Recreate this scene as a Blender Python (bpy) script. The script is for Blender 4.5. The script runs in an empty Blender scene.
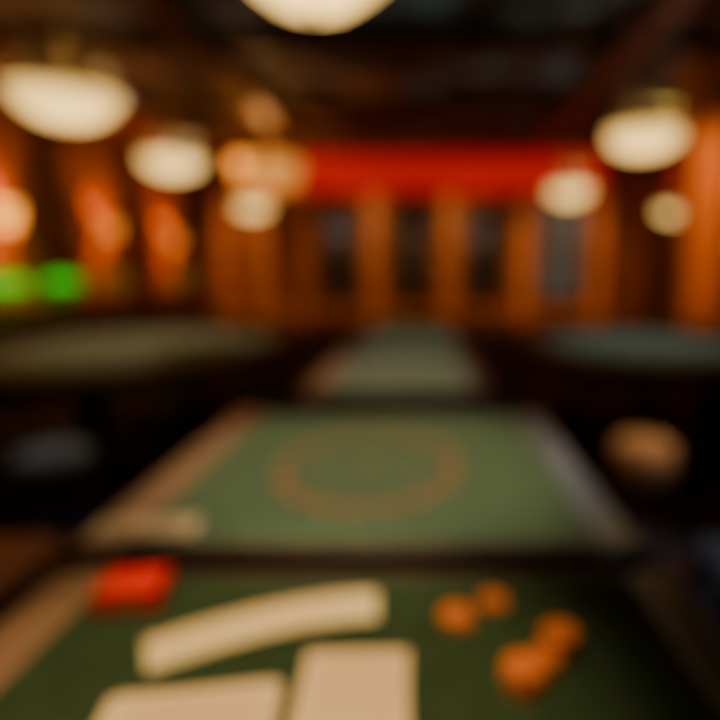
import bpy, math, random
from mathutils import Vector, Matrix
random.seed(7)
S=bpy.context.scene
# ---------------------------------------------------------------- materials
def mat(name,c1,c2=None,rough=.6,scale=8,emis=None,es=0,metal=0,stretch=None,spec=.5,kind='noise',contrast=(.35,.65),bump=0,bscale=60):
    m=bpy.data.materials.new(name); m.use_nodes=True
    nt=m.node_tree; b=nt.nodes['Principled BSDF']
    b.inputs['Roughness'].default_value=rough; b.inputs['Metallic'].default_value=metal
    b.inputs['Specular IOR Level'].default_value=spec
    tc=nt.nodes.new('ShaderNodeTexCoord'); mp=nt.nodes.new('ShaderNodeMapping')
    nt.links.new(tc.outputs['Object'],mp.inputs[0])
    if stretch: mp.inputs['Scale'].default_value=stretch
    if c2 is None: c2=tuple(x*.8 for x in c1)
    n=nt.nodes.new('ShaderNodeTexNoise' if kind=='noise' else 'ShaderNodeTexVoronoi')
    n.inputs['Scale'].default_value=scale
    nt.links.new(mp.outputs[0],n.inputs['Vector'])
    r=nt.nodes.new('ShaderNodeValToRGB')
    r.color_ramp.elements[0].position=contrast[0]; r.color_ramp.elements[1].position=contrast[1]
    r.color_ramp.elements[0].color=(*c1,1); r.color_ramp.elements[1].color=(*c2,1)
    nt.links.new(n.outputs[0],r.inputs[0]); nt.links.new(r.outputs[0],b.inputs['Base Color'])
    if emis:
        b.inputs['Emission Color'].default_value=(*emis,1); b.inputs['Emission Strength'].default_value=es
    if bump:
        n2=nt.nodes.new('ShaderNodeTexNoise'); n2.inputs['Scale'].default_value=bscale
        nt.links.new(mp.outputs[0],n2.inputs['Vector'])
        bp=nt.nodes.new('ShaderNodeBump'); bp.inputs['Strength'].default_value=bump
        nt.links.new(n2.outputs[0],bp.inputs['Height']); nt.links.new(bp.outputs[0],b.inputs['Normal'])
    return m
M={}
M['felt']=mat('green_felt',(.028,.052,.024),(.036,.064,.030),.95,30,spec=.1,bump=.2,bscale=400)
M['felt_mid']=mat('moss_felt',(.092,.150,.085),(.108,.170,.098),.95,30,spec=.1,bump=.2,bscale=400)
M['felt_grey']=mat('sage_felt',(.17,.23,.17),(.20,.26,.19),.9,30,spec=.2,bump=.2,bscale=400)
M['felt_teal']=mat('teal_felt',(.10,.14,.115),(.12,.165,.135),.9,20,spec=.2)
M['felt_olive']=mat('olive_felt',(.14,.145,.10),(.17,.175,.12),.9,20,spec=.2)
M['wood']=mat('walnut_rail',(.26,.15,.09),(.38,.23,.14),.35,6,stretch=(6,1,6))
M['dark']=mat('dark_wood',(.03,.015,.008),(.06,.028,.014),.4,6,stretch=(6,6,1))
M['leather_sheen']=mat('blue_sheen_leather',(.08,.13,.20),(.12,.18,.26),.3,30,bump=.2)  # blue-grey reflection on the rail is put into the base colour
M['black']=mat('black_leather',(.012,.012,.012),(.02,.018,.016),.4,30,bump=.2)
M['orangewood']=mat('amber_wood',(.50,.15,.025),(.70,.25,.05),.45,4,stretch=(5,5,.7))
M['wallred']=mat('amber_lacquer_panel',(.50,.13,.028),(.62,.19,.04),.6,3)
M['brownwall']=mat('brown_panelling',(.12,.035,.010),(.24,.08,.018),.5,3,stretch=(4,4,.6))
M['banner']=mat('red_fabric_glow',(.50,.008,.006),(.6,.02,.01),.85,5,stretch=(5,1,.3),emis=(.9,.011,.007),es=.46,spec=.1)  # emission paints extra brightness into the cloth; the valance is no lamp
M['gold']=mat('gold_paint',(.75,.25,.06),(.6,.18,.04),.45,20,metal=.3)
M['brass']=mat('brass',(.55,.33,.1),(.45,.26,.08),.3,20,metal=1)
M['ceil']=mat('painted_ceiling',(.005,.008,.009),(.26,.21,.18),.7,1.1,contrast=(.48,.70))
M['ceilteal']=mat('painted_ceiling_teal',(.004,.009,.012),(.20,.50,.64),.6,1.3,contrast=(.48,.66))
M['beam']=mat('ceiling_beam_wood',(.16,.05,.014),(.24,.08,.022),.5,4)
M['carpet']=mat('patterned_carpet',(.10,.012,.012),(.012,.020,.045),.95,3,kind='v',contrast=(.2,.5))
def bowlmat():
    m=mat('opal_glass',(.9,.65,.32),None,.3,10,emis=(1,.60,.165),es=2.0)
    nt=m.node_tree; b=nt.nodes['Principled BSDF']; tc=[n for n in nt.nodes if n.type=='TEX_COORD'][0]
    sx=nt.nodes.new('ShaderNodeSeparateXYZ'); nt.links.new(tc.outputs['Object'],sx.inputs[0])
    mr=nt.nodes.new('ShaderNodeMapRange'); mr.inputs['From Min'].default_value=-.12; mr.inputs['From Max'].default_value=.05
    mr.inputs['To Min'].default_value=3.6; mr.inputs['To Max'].default_value=1.0
    nt.links.new(sx.outputs['Z'],mr.inputs['Value']); nt.links.new(mr.outputs[0],b.inputs['Emission Strength'])
    return m
M['bowl']=bowlmat()
M['amber']=mat('amber_shade',(.8,.4,.1),None,.6,10,emis=(1,.38,.06),es=.9)
M['sconce']=mat('sconce_shade',(.9,.4,.08),None,.5,10,emis=(1,.28,.03),es=1.3)
M['sconce2']=mat('sconce_shade_bright',(.9,.45,.08),None,.5,10,emis=(1,.36,.045),es=3.2)
M['green']=mat('green_glass',(.01,.3,.03),None,.2,10,emis=(.0,.85,.02),es=1.1)
M['greendim']=mat('green_glass_dim',(.03,.2,.02),None,.2,10,emis=(.2,.4,.02),es=.22)
M['glass']=mat('dark_window_glass',(.010,.013,.014),(.02,.026,.026),.15,3)
M['glasslit']=mat('dusk_window_glass',(.02,.03,.03),(.05,.07,.07),.2,3,emis=(.42,.45,.38),es=.09)
M['paper']=mat('cream_paper',(.85,.64,.38),(.9,.70,.43),.8,5)
M['card']=mat('card_stock',(.9,.74,.42),(.92,.79,.48),.5,8)
M['ink']=mat('brown_ink',(.30,.16,.08),None,.8,8)
M['redbox']=mat('red_card_box',(.80,.012,.006),(.85,.02,.008),.5,8,spec=.2)
M['ring']=mat('orange_print',(.34,.13,.05),(.42,.18,.07),.9,30)
M['ring2']=mat('faint_print',(.16,.19,.10),None,.9,30)
M['chip']=mat('orange_chip',(.68,.15,.02),(.78,.20,.03),.45,20)
M['chipw']=mat('chip_edge_spot',(.85,.45,.2),None,.4,20)
M['chipr']=mat('red_chip',(.5,.06,.03),None,.4,20)
M['tan']=mat('tan_leather',(.50,.27,.13),(.62,.34,.17),.6,20,bump=.2,spec=.2)
M['blueseat']=mat('blue_grey_fabric',(.15,.19,.20),(.20,.24,.25),.8,20)
M['brownseat']=mat('brown_leather',(.22,.08,.035),(.29,.11,.055),.5,20)
M['navy']=mat('navy_fabric',(.05,.08,.13),(.07,.11,.17),.8,20)
M['grey']=mat('grey_enamel',(.16,.20,.21),None,.5,8)
M['plaster']=mat('medallion_plaster',(.38,.20,.10),(.46,.26,.14),.7,6)
# ---------------------------------------------------------------- mesh builder
class B:
    def __init__(s,name): s.n=name; s.v=[]; s.f=[]; s.m=[]; s.ms=[]; s.sm=[]
    def mi(s,k):
        if k not in s.ms: s.ms.append(k)
        return s.ms.index(k)
    def add(s,vs,fs,k,smooth=False,T=None):
        o=len(s.v)
        s.v+= [tuple(T@Vector(v)) if T else tuple(v) for v in vs]
        for f in fs: s.f.append([i+o for i in f]); s.m.append(s.mi(k)); s.sm.append(smooth)
    def box(s,c,d,k,bev=0,T=None):
        x,y,z=[a/2 for a in d]
        b=min(bev,x*.9,y*.9)
        def rect(zz,i): 
            return [(c[0]-x+i+ (0),c[1]-y+i,c[2]+zz),(c[0]+x-i,c[1]-y+i,c[2]+zz),(c[0]+x-i,c[1]+y-i,c[2]+zz),(c[0]-x+i,c[1]+y-i,c[2]+zz)]
        L=[rect(-z,0),rect(z,0)] if not b else [rect(-z,b),rect(-z+b,0),rect(z-b,0),rect(z,b)]
        s.layers(L,k,T=T)
    def layers(s,L,k,smooth=False,T=None,cap=True):
        n=len(L[0]); vs=[p for l in L for p in l]; fs=[]
        for i in range(len(L)-1):
            for j in range(n):
                a=i*n+j; b=i*n+(j+1)%n; fs.append([a,b,b+n,a+n])
        s.add(vs,fs,k,smooth,T)
        if cap:
            s.add(L[0],[list(range(n))[::-1]],k,False,T); s.add(L[-1],[list(range(n))],k,False,T)
    def lathe(s,prof,k,c=(0,0,0),n=32,T=None,smooth=True):
        L=[[(c[0]+r*math.cos(2*math.pi*j/n),c[1]+r*math.sin(2*math.pi*j/n),c[2]+z) for j in range(n)] for r,z in prof]
        s.layers(L,k,smooth,T,cap=False)
    def prism(s,out,z0,z1,k,bev=0,T=None):
        s.layers([[(x,y,z0) for x,y in out],[(x,y,z1) for x,y in out]],k,T=T)
    def ringprism(s,out,inn,z0,z1,k):
        n=len(out); vs=[(x,y,z1) for x,y in out]+[(x,y,z1) for x,y in inn]+[(x,y,z0) for x,y in out]+[(x,y,z0) for x,y in inn]
        fs=[]
        for j in range(n):
            q=(j+1)%n
            fs+=[[j,q,n+q,n+j],[2*n+j,2*n+q,q,j],[n+j,n+q,3*n+q,3*n+j],[3*n+j,3*n+q,2*n+q,2*n+j]]
        s.add(vs,fs,k)
    def tube(s,pts,r,k,closed=False,n=8,T=None,flat=1):
        pts=[Vector(p) for p in pts]; N=len(pts); L=[]
        for i,p in enumerate(pts):
            if closed: t=pts[(i+1)%N]-pts[i-1]
            else: t=pts[min(i+1,N-1)]-pts[max(i-1,0)]
            t.normalize(); up=Vector((0,0,1)) if abs(t.z)<.95 else Vector((0,1,0))
            a=t.cross(up).normalized(); b=a.cross(t)
            rr=r[i] if isinstance(r,(list,tuple)) else r
            L.append([tuple(p+a*math.cos(2*math.pi*j/n)*rr+b*math.sin(2*math.pi*j/n)*rr*flat) for j in range(n)])
        if closed: L.append(L[0])
        s.layers(L,k,True,T,cap=not closed)
    def done(s,loc=(0,0,0),rot=0,parent=None):
        me=bpy.data.meshes.new(s.n); me.from_pydata(s.v,[],s.f)
        for k in s.ms: me.materials.append(M[k])
        for p,i,sm in zip(me.polygons,s.m,s.sm): p.material_index=i; p.use_smooth=sm
        me.update()
        import bmesh
        bm=bmesh.new(); bm.from_mesh(me); bmesh.ops.recalc_face_normals(bm,faces=bm.faces); bm.to_mesh(me); bm.free()
        o=bpy.data.objects.new(s.n,me); S.collection.objects.link(o)
        o.location=loc; o.rotation_euler=(0,0,rot)
        if parent: o.parent=parent
        return o
def rrect(x0,x1,y0,y1,r,n=6):
    o=[]
    for cx,cy,a in((x1-r,y1-r,0),(x0+r,y1-r,90),(x0+r,y0+r,180),(x1-r,y0+r,270)):
        for i in range(n+1):
            t=math.radians(a+90*i/n); o.append((cx+r*math.cos(t),cy+r*math.sin(t)))
    return o
def light(name,kind,loc,e,col,parent=None,rad=.03,aim=None,size=1.6,blend=.8):
    l=bpy.data.lights.new(name,kind); l.energy=e; l.color=col; l.shadow_soft_size=rad
    if kind=='SPOT': l.spot_size=size; l.spot_blend=blend
    o=bpy.data.objects.new(name,l); S.collection.objects.link(o); o.location=loc
    if aim is not None:
        d=Vector(aim)-Vector(loc); o.rotation_euler=d.to_track_quat('-Z','Y').to_euler()
    if parent:
        o.parent=parent; o.matrix_parent_inverse=Matrix.Translation(parent.location).inverted()
    return o
# ---------------------------------------------------------------- room
XL,XR,YF,YB,ZC=-4.75,5.1,12.0,-2.5,4.0
def slab(name,c,d,k): b=B(name); b.box((0,0,0),d,k); return b.done(c)
slab('floor',((XL+XR)/2,(YF+YB)/2,-.05),(XR-XL,YF-YB,.1),'carpet')
slab('ceiling',((XL+XR)/2,(YF+YB)/2,ZC+.05),(XR-XL+.4,YF-YB+.4,.1),'ceil')
slab('wall_left',(XL-.1,(YF+YB)/2,ZC/2),(.2,YF-YB,ZC),'wallred')
slab('wall_right',(XR+.1,(YF+YB)/2,ZC/2),(.2,YF-YB,ZC),'wallred')
slab('wall_back',((XL+XR)/2,YF+.1,ZC/2),(XR-XL+.4,.2,ZC),'brownwall')
slab('wall_front',((XL+XR)/2,YB-.1,ZC/2),(XR-XL+.4,.2,ZC),'brownwall')
slab('baseboard_left',(XL+.02,(YF+YB)/2,.1),(.04,YF-YB,.2),'dark')
slab('baseboard_right',(XR-.02,(YF+YB)/2,.1),(.04,YF-YB,.2),'dark')
slab('baseboard_back',((XL+XR)/2,YF-.02,.1),(XR-XL-.1,.04,.2),'dark')
tn=[0]
def trim(c,d,k):
    tn[0]+=1; b=B('trim_%d'%tn[0]); b.box((0,0,0),d,k,.015); return b.done(c)
trim((XL+.13,(YF+YB)/2,ZC-.16),(.26,YF-YB-.02,.3),'beam')
trim((XR-.13,(YF+YB)/2,ZC-.16),(.26,YF-YB-.02,.3),'beam')
trim((XL+.03,(YF+YB)/2,1.0),(.06,YF-YB-.02,.1),'orangewood')
for x in (-2.5,2.35): trim((x,(YF+YB)/2,ZC-.13),(.28,YF-YB-.4,.26),'dark' if x<0 else 'beam')
for y in (1.5,4.2,6.9,9.6): trim((0,y,ZC-.09),(9.2,.2,.18),'dark')
for y in (4.6,7.3,10.0):
    b=B('ceiling_panel_painting'); b.box((0,0,0),(3.0,1.8,.03),'ceilteal'); b.done((.75,y+.9,ZC-.016))
b=B('ceiling_medallion'); b.lathe([(.001,-.08),(.12,-.07),(.15,-.04),(.35,-.05),(.42,-.02),(.5,0)],'plaster'); b.done((-.75,8.6,ZC-.031))
b=B('ceiling_medallion'); b.lathe([(.001,-.08),(.12,-.07),(.15,-.04),(.35,-.05),(.42,-.02),(.5,0)],'grey'); b.done((-3.4,6.2,ZC))
b=B('ceiling_air_vent'); b.box((0,0,0),(.9,.9,.08),'grey',.02)
for i in range(6): b.box((0,-.33+i*.13,-.05),(.75,.04,.03),'grey')
b.done((3.2,8.6,ZC-.045))
for y in (1.0,3.2,5.35,7.3,9.3,11.4):
    trim((XL+.06,y,1.93),(.12,.26,3.5),'dark')
    trim((XL+.09,y,3.6),(.18,.4,.14),'orangewood')
for y in (3.0,6.0,9.0,11.4): trim((XR-.06,y,1.93),(.12,.35,3.5),'dark')
for x in (-4.1,-3.3,-2.5,-1.0,.55,2.1,3.65,4.6):
    trim((x,YF-.09,1.6),(.24,.18,2.75),'orangewood')
    trim((x,YF-.11,2.78),(.34,.22,.10),'orangewood')
trim((.2,YF-.05,.5),(9.2,.1,.12),'orangewood')
trim((.2,YF-.05,2.90),(9.4,.1,.10),'orangewood')
wn=0
for x,k in ((-1.75,'glass'),(-.22,'glass'),(1.32,'glass'),(2.88,'glasslit')):
    wn+=1; b=B('window_%d'%wn); w,h=.98,1.95
    for sx in(-1,1): b.box((sx*w/2,0,0),(.08,.1,h),'brownwall',.01)
    for sz in(-1,1): b.box((0,0,sz*h/2),(w+.08,.1,.08),'brownwall',.01)
    b.box((0,0,.3),(w,.05,.04),'brownwall'); b.box((0,0,0),(.04,.05,h),'brownwall')
    b.box((0,.03,0),(w-.05,.02,h-.05),k); b.done((x,YF-.06,1.72))
def banner(name,x0,x1,loc,rot=0):
    b=B(name); n=int((x1-x0)*14); P=[]
    for i in range(n+1):
        x=x0+(x1-x0)*i/n; P.append((x,.03*math.sin(i*1.35)))
    def zb(x): return .10-.06*abs(math.sin((x-x0)*math.pi/.75))
    vs=[(x,y*.4,.84) for x,y in P]+[(x,y,zb(x)) for x,y in P]+[(x,y*.4+.015,.84) for x,y in P]+[(x,y+.015,zb(x)) for x,y in P]
    m=n+1; fs=[]
    for i in range(n): fs+=[[i,i+1,m+i+1,m+i],[2*m+i+1,2*m+i,3*m+i,3*m+i+1],[i,i+1,2*m+i+1,2*m+i],[m+i+1,m+i,3*m+i,3*m+i+1]]
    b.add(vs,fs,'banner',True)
    b.tube([(x0-.05,0,.85),(x1+.05,0,.85)],.025,'brass')
    k=int((x1-x0)/.8)
    for i in range(k):
        xx=x0+.4+i*(x1-x0-.8)/max(k-1,1)
        b.tube([(xx+.12*math.cos(a*.5236),-.05,.46+.12*math.sin(a*.5236)) for a in range(12)],.008,'gold',closed=True)
    return b.done(loc,rot)
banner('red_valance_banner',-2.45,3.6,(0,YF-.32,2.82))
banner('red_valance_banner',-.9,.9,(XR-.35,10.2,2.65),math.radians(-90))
b=B('wooden_column'); b.box((0,0,.15),(.6,.6,.3),'orangewood',.03); b.box((0,0,1.97),(.4,.4,3.4),'orangewood',.03)
b.box((0,0,3.83),(.56,.56,.3),'orangewood',.04)
b.done((3.46,7.2,0.0))
# ---------------------------------------------------------------- tables in row
def row_table(x0,x1,y0,y1,felt,rl,rr,ring=False):
    cx,cy=(x0+x1)/2,(y0+y1)/2; b=B('gaming_table'); w,l=x1-x0,y1-y0; hx,hy=w/2,l/2; rw=.11; rf=.035
    H=.78
    b.box((0,0,H-.03),(w-.01,l-.01,.05),'dark',.01)
    b.box((0,0,H-.004),(w-rw*1.7,l-2*rf+.01,.008),felt)
    def rail(c,d,k): b.box(c,d,k,.008)
    rail((-hx+.06,0,H-.018),(.12,l,.045),rl); rail((hx-.05,0,H-.018),(.10,l,.045),rr)
    rail((0,hy-rf/2,H-.018),(w-.22,rf,.044),'dark'); rail((0,-hy+rf/2,H-.018),(w-.22,rf,.044),'dark')
    b.box((0,0,H-.11),(w-.14,l-.14,.12),'dark',.01)
    for sx in(-1,1):
        for sy in(-1,1):
            b.lathe([(.001,0),(.03,0),(.035,.05),(.025,.09),(.03,.3),(.045,.5),(.03,.54),(.045,.58),(.045,.70)],'dark',(sx*(hx-.12),sy*(hy-.12),0),16)
    if ring:
        rx,ry=.27,.34; N=18
        for i in range(N):
            a0=2*math.pi*i/N; a1=a0+2*math.pi/N*.74; q=5
            vs=[];fs=[]
            for j in range(q+1):
                a=a0+(a1-a0)*j/q
                vs+=[(-.02+(rx-.017)*math.cos(a),-.03+(ry-.024)*math.sin(a),H+.0015),(-.02+(rx+.017)*math.cos(a),-.03+(ry+.024)*math.sin(a),H+.0015)]
            for j in range(q): fs.append([2*j,2*j+1,2*j+3,2*j+2])
            b.add(vs,fs,'ring')
        for cxr in (-.10,.06):
            vs=[];fs=[]
            for j in range(32):
                a=2*math.pi*j/32; vs+=[(cxr+.055*math.cos(a),-.03+.10*math.sin(a),H+.0015),(cxr+.08*math.cos(a),-.03+.13*math.sin(a),H+.0015)]
            for j in range(32): k=(j+1)%32; fs.append([2*j,2*j+1,2*k+1,2*k])
            b.add(vs,fs,'ring2')
    return b.done((cx,cy,0))
row_table(-.75,.52,.28,1.075,'felt','wood','leather_sheen')
row_table(-.80,.50,1.165,2.33,'felt_mid','wood','leather_sheen',True)
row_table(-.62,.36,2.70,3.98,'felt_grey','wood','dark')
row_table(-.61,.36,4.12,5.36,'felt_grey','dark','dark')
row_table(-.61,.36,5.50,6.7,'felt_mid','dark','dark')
# ---------------------------------------------------------------- side tables
def oval_table(c,hx,hy,felt,p=2.6):
    b=B('card_table'); N=64
    def outl(sx,sy):
        o=[]
        for j in range(N):
            a=2*math.pi*j/N; ca,sa=math.cos(a),math.sin(a)
            o.append((sx*math.copysign(abs(ca)**(2/p),ca),sy*math.copysign(abs(sa)**(2/p),sa)))
        return o
    b.prism(outl(hx-.03,hy-.03),.68,.745,'dark'); b.prism(outl(hx-.12,hy-.12),.745,.775,felt)
    b.tube([(x,y,.755) for x,y in outl(hx-.075,hy-.075)],.07,'black',closed=True,n=10,flat=.45)
    b.ringprism(outl(hx-.40,hy-.40),outl(hx-.42,hy-.42),.774,.7765,'ring2')
    for s in(-1,1):
        b.lathe([(.001,0),(.34,0),(.34,.04),(.12,.09),(.08,.15),(.07,.35),(.12,.45),(.09,.52),(.22,.66),(.22,.69)],'dark',(0,s*hy*.48,0),24)
    return b.done(c)
oval_table((-2.36,4.75,0),1.15,1.78,'felt_olive',2.0)
oval_table((2.20,4.75,0),1.28,1.38,'felt_teal',3.5)
# ---------------------------------------------------------------- chairs
def chair(loc,rot,seat,high=.92,frame='dark'):
    b=B('dining_chair')
    b.layers([[(x*s,y*s,z) for x,y in rrect(-.21,.21,-.2,.2,.09)] for s,z in((.9,.40),(1,.42),(1,.435))],frame)
    b.layers([[(x*s,y*s,z) for x,y in rrect(-.205,.205,-.195,.195,.09)] for s,z in((.98,.435),(1.02,.455),(1.0,.475),(.9,.492),(.6,.50))],seat,True)
    for sx in(-1,1):
        b.tube([(sx*.20,.19,0),(sx*.17,.16,.42)],[.016,.024],frame)
        b.tube([(sx*.19,-.22,0),(sx*.175,-.17,.42),(sx*.18,-.20,.65),(sx*.16,-.25,high-.06)],[.016,.024,.02,.018],frame)
        b.tube([(sx*.185,.17,.2),(sx*.185,-.19,.2)],.011,frame)
    b.tube([(-.165,-.24,high-.08),(-.12,-.27,high-.02),(0,-.28,high),(.12,-.27,high-.02),(.165,-.24,high-.08)],.026,frame)
    b.tube([(-.17,-.19,.56),(0,-.21,.56),(.17,-.19,.56)],.016,frame)
    for x in(-.09,-.03,.03,.09): b.tube([(x,-.21,.56),(x,-.235,.75),(x*.95,-.272,high-.02)],.010,frame)
    b.tube([(-.185,0,.2),(.185,0,.2)],.011,frame)
    return b.done(loc,rot)
def stool(loc,seat,R=.16,th=.15):
    b=B('upholstered_stool'); z=.40
    b.lathe([(.001,z),(R*.93,z),(R,z+.03),(R*1.04,z+th*.5),(R*.97,z+th*.85),(R*.75,z+th),(R*.3,z+th+.012),(.001,z+th+.008)],seat)
    b.lathe([(R*.95,z-.03),(R*.99,z-.02),(R*.99,z+.005),(R*.9,z+.005),(R*.9,z-.03),(R*.95,z-.03)],'dark')
    b.lathe([(.001,z-.028),(R*.92,z-.028)],'dark')
    for i in range(4):
        a=math.pi/4+i*math.pi/2; b.tube([(math.cos(a)*(R+.04),math.sin(a)*(R+.04),0),(math.cos(a)*R*.85,math.sin(a)*R*.85,z-.02)],[.013,.02],'dark')
    b.tube([(math.cos(i*.5236)*(R+.012),math.sin(i*.5236)*(R+.012),.15) for i in range(12)],.009,'dark',closed=True)
    return b.done(loc)
stool((1.05,2.56,0),'tan',.145,.20)
stool((-1.80,2.62,0),'blueseat',.17,.14)
chair((-1.36,4.25,0),math.radians(90),'blueseat',.86)
chair((.90,4.05,0),math.radians(-90),'brownseat',.86)
chair((-1.40,1.62,0),math.radians(-90),'brownseat',.9)
chair((1.10,1.62,0),math.radians(90),'navy',.9)
chair((-.10,7.15,0),math.radians(180),'blueseat',1.22)
chair((2.3,2.95,0),math.radians(0),'brownseat',.9)
chair((-3.0,2.55,0),math.radians(0),'brownseat',.9)
# ---------------------------------------------------------------- pendant lamps
def pendant(x,y,z=2.3,R=.29,up=7):
    b=B('pendant_lamp')
    b.lathe([(.001,-.13),(.08,-.125),(.16,-.10),(.23,-.05),(R,.03),(R+.01,.045),(R-.01,.05),(.2,.07),(.05,.09),(.02,.095)],'bowl')
    b.lathe([(R+.005,.025),(R+.018,.035),(R+.018,.055),(R-.0,.06),(R-.002,.03)],'brass')
    b.lathe([(.001,-.165),(.015,-.155),(.02,-.14),(.012,-.125)],'brass',n=16)
    top=ZC-z
    for i in range(3):
        a=i*2.094; b.tube([(math.cos(a)*R,math.sin(a)*R,.05),(math.cos(a)*.02,math.sin(a)*.02,.5)],.005,'brass',n=6)
    b.tube([(0,0,.48),(0,0,top-.02)],.010,'brass')
    b.lathe([(.011,top-.10),(.05,top-.07),(.075,top-.02),(.075,top-.001),(.001,top-.001)],'brass',n=24)
    o=b.done((x,y,z)); light('ceiling_fill_light','POINT',(x+.08,y,z+.14),up,(1,.85,.7),o,.02)  # point light added above the bowl to brighten the ceiling
for x,y,z,R in((-.40,2.22,2.46,.32),(-2.0,3.33,2.33,.29),(-2.12,4.94,2.3,.24),(-2.45,8.3,2.28,.25),(1.52,4.04,2.3,.24),(1.72,6.8,2.3,.24),(3.95,9.1,2.3,.23)):
    pendant(x,y,z,R)
b=B('amber_drum_lamp')
b.lathe([(.50,-.22),(.52,-.22),(.6,.22),(.58,.22)],'amber'); b.lathe([(.001,-.19),(.49,-.19)],'amber'); b.lathe([(.51,-.235),(.53,-.235),(.53,-.21),(.51,-.21)],'brass'); b.lathe([(.59,.21),(.61,.21),(.61,.235),(.59,.235)],'brass')
b.tube([(0,0,-.19),(0,0,.93)],.012,'brass')
for i in range(3):
    a=i*2.094; b.tube([(0,0,.4),(math.cos(a)*.59,math.sin(a)*.59,.21)],.008,'brass',n=6)
o=b.done((-2.75,10.3,3.05)); light('drum_bulb','POINT',(-2.75,10.3,3.2),40,(1,.45,.12),o,.06)
# ---------------------------------------------------------------- sconces
def sconce(x,y,z,side,e,k='sconce'):
    b=B('wall_sconce')
    b.box((-side*.13,0,-.05),(.03,.12,.30),'brass',.01)
    b.tube([(-side*.12,0,-.15),(-side*.09,0,-.18),(-side*.07,0,-.12)],.012,'brass')
    b.lathe([(.09,-.13),(.095,-.13),(.13,.13),(.125,.13),(.09,-.13)],k,n=24)
    o=b.done((x,y,z)); light('sconce_bulb','POINT',(x,y,z+.0),e,(1,.46,.14),o,.04)
for y,z,e,k in((2.1,1.95,24,'sconce'),(4.3,1.95,24,'sconce'),(6.35,1.97,34,'sconce2'),(8.4,1.97,32,'sconce'),(10.5,1.9,36,'sconce')): sconce(XL+.16,y,z,1,e,k)
for y in (4.5,7.6,10.3): sconce(XR-.16,y,1.95,-1,26)
# ---------------------------------------------------------------- console and banker lamps
b=B('console_cabinet'); b.box((0,0,.45),(.42,6.0,.84),'dark',.01); b.box((0,0,.885),(.48,6.1,.04),'dark',.01)
for i in range(8):
    b.box((.215,-2.62+i*.75,.46),(.02,.66,.68),'brownwall',.008); b.lathe([(.001,.02),(.014,.015),(.014,0)],'brass',(0,0,0),12,T=Matrix.Translation((.225,-2.36+i*.75,.5))@Matrix.Rotation(math.pi/2,4,'Y'))
b.done((XL+.30,8.3,0.0))
def banker(y,k,e):
    b=B('banker_lamp'); b.lathe([(.001,0),(.09,0),(.09,.015),(.03,.03),(.012,.05),(.012,.33),(.001,.35)],'brass',n=24)
    n=12; L=[]
    for s,yy in((.55,-.24),(.95,-.21),(1,-.15),(1,.15),(.95,.21),(.55,.24)):
        L.append([(.10*s*math.cos(math.pi*j/n),yy,.27+.13*s*math.sin(math.pi*j/n)) for j in range(n+1)]+[(.09*s*math.cos(math.pi*j/n),yy,.265+.12*s*math.sin(math.pi*j/n)) for j in range(n,-1,-1)])
    b.layers(L,k,True)
    o=b.done((XL+.32,y,.905))
    if e: light('banker_bulb','POINT',(XL+.32,y,.905+.30),e,(.25,1,.25),o,.02)
banker(6.0,'green',3); banker(6.95,'green',3); banker(8.2,'greendim',.4); banker(10.5,'greendim',.4)
# ---------------------------------------------------------------- table-top items
T=.781
b=B('red_card_box'); b.box((0,0,.024),(.112,.082,.046),'redbox',.004); b.box((0,0,.0475),(.08,.05,.001),'redbox'); b.box((0,-.041,.024),(.05,.002,.02),'gold'); b.done((-.54,.965,T),math.radians(8))
b=B('fanned_playing_cards'); N=16
for i in range(N):
    t=i/(N-1); x=-.155+.31*t; y=-.05+.10*t+.02*math.sin(math.pi*t)
    Tm=Matrix.Translation((x,y,.0012+i*.0009))@Matrix.Rotation(math.radians(28-22*t),4,'Z')
    b.box((0,0,0),(.060,.088,.0008),'card',T=Tm); b.box((-.024,.032,.0006),(.007,.012,.0002),'redbox' if i%2 else 'ink',T=Tm)
b.done((-.268,.880,T))
def sheets(name,c,w,l,rot,n=3):
    b=B(name)
    for i in range(n):
        Tm=Matrix.Translation((random.uniform(-.004,.004),random.uniform(-.004,.004),.001+i*.0016))@Matrix.Rotation(math.radians(random.uniform(-2,2)),4,'Z')
        b.box((0,0,0),(w,l,.0012),'paper',T=Tm)
    for j in range(9): b.box((0,l/2-.03-j*l/10,.0058),(w*.8,.0022,.0003),'ink')
    b.done(c,math.radians(rot))
sheets('score_sheet_stack',(-.098,.690,T),.160,.265,3)
sheets('score_sheet_stack',(-.315,.622,T),.235,.235,8)
sheets('folded_menu',(-.660,1.255,T+.004),.23,.085,6)
def chips(x,y,n,R,k='chip',z=T):
    b=B('poker_chip_stack')
    for i in range(n):
        ox,oy=random.uniform(-.002,.002),random.uniform(-.002,.002); z0=i*.0036
        b.lathe([(.001,z0),(R-.001,z0),(R,z0+.0006),(R,z0+.0028),(R-.001,z0+.0034),(.001,z0+.0034)],k,(ox,oy,0),24)
        for a in range(6):
            an=a*math.pi/3+i*.3; b.box((0,0,0),(.002,.006,.0026),'chipw',T=Matrix.Translation((ox,oy,z0+.0017))@Matrix.Rotation(an,4,'Z')@Matrix.Translation((R-.0006,0,0)))
    b.done((x,y,z))
chips(.060,.905,5,.029); chips(.132,.958,3,.025)
chips(.150,.750,10,.031); chips(.222,.826,11,.028); chips(.189,.784,8,.023)
chips(-.73,2.24,9,.035,'chipr',.786)
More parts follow.
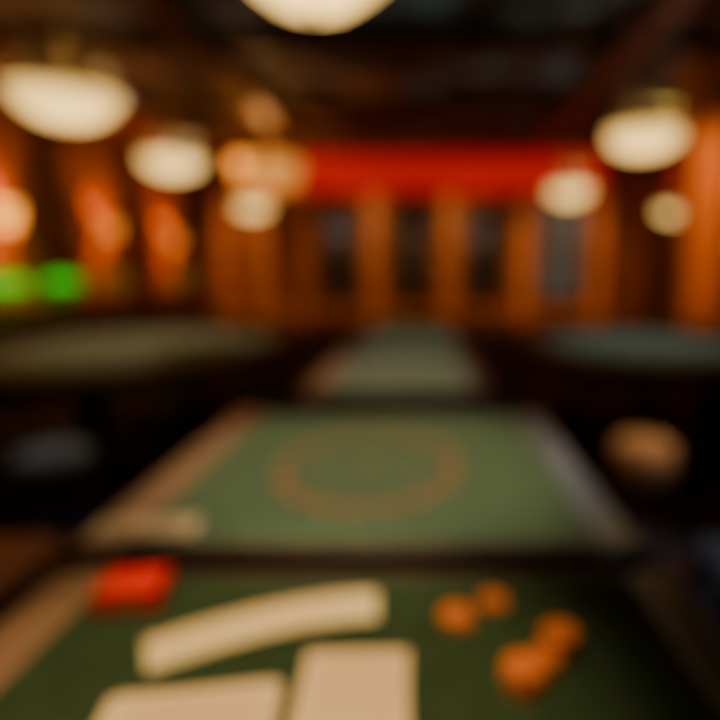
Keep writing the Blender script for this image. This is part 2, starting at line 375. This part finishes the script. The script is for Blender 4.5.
# ---------------------------------------------------------------- added ceiling spots: invented fixtures that brighten tables, seats, column and back wall
def fillspot(x,y,e,aim,col=(1,.72,.42),size=1.3):
    b=B('added_ceiling_spot'); b.lathe([(.001,0),(.05,0),(.05,-.03),(.015,-.035),(.015,-.08),(.05,-.09),(.06,-.2),(.055,-.2),(.045,-.12),(.001,-.11)],'black',n=20)
    o=b.done((x,y,ZC-.001)); light('added_spot_light','SPOT',(x,y,ZC-.215),e,col,o,.05,aim,size)
fillspot(.15,.95,340,(-.17,1.75,.78),(1,.80,.55),size=.58)
fillspot(-.35,.4,420,(-.25,.70,.78),(1,.72,.38),size=.42)
fillspot(-.1,4.8,230,(-.12,3.4,.78),(1,.82,.6),size=.5)
fillspot(-.1,6.2,140,(-.12,5.2,.78),(.95,.9,.65),size=.7)
fillspot(2.0,5.6,190,(1.9,4.8,.78),(.8,.9,.8),size=.65)
fillspot(-2.75,5.7,230,(-2.4,4.8,.78),(1,.85,.55),size=.8)
for x in(-3.4,-1.2,.9,3.0): fillspot(x,9.2,390,(x,YF,1.5),(1,.50,.18),.95)
fillspot(1.6,2.5,250,(1.05,2.56,.5),(1,.72,.42),.26)
fillspot(-2.1,2.5,70,(-1.8,2.62,.45),(.85,.9,1),.3)
fillspot(1.5,1.0,110,(1.2,1.9,.1),(.9,.8,.8),.5)
fillspot(-1.7,1.0,60,(-1.4,1.65,.4),(1,.7,.5),.4)
fillspot(3.0,5.1,420,(3.46,7.2,1.9),(1,.45,.15),.9)
# ---------------------------------------------------------------- world, camera
w=bpy.data.worlds.new('World'); S.world=w; w.use_nodes=True
w.node_tree.nodes['Background'].inputs[0].default_value=(.5,.4,.3,1); w.node_tree.nodes['Background'].inputs[1].default_value=.05
cd=bpy.data.cameras.new('camera'); cam=bpy.data.objects.new('camera',cd); S.collection.objects.link(cam)
cam.location=(0,0,1.4); cam.rotation_euler=(math.radians(90-9.33),0,0)
cd.sensor_width=36; cd.lens=28; cd.shift_x=-63/720; cd.clip_start=.02
cd.dof.use_dof=True; cd.dof.focus_distance=.25; cd.dof.aperture_fstop=1.55
S.camera=cam
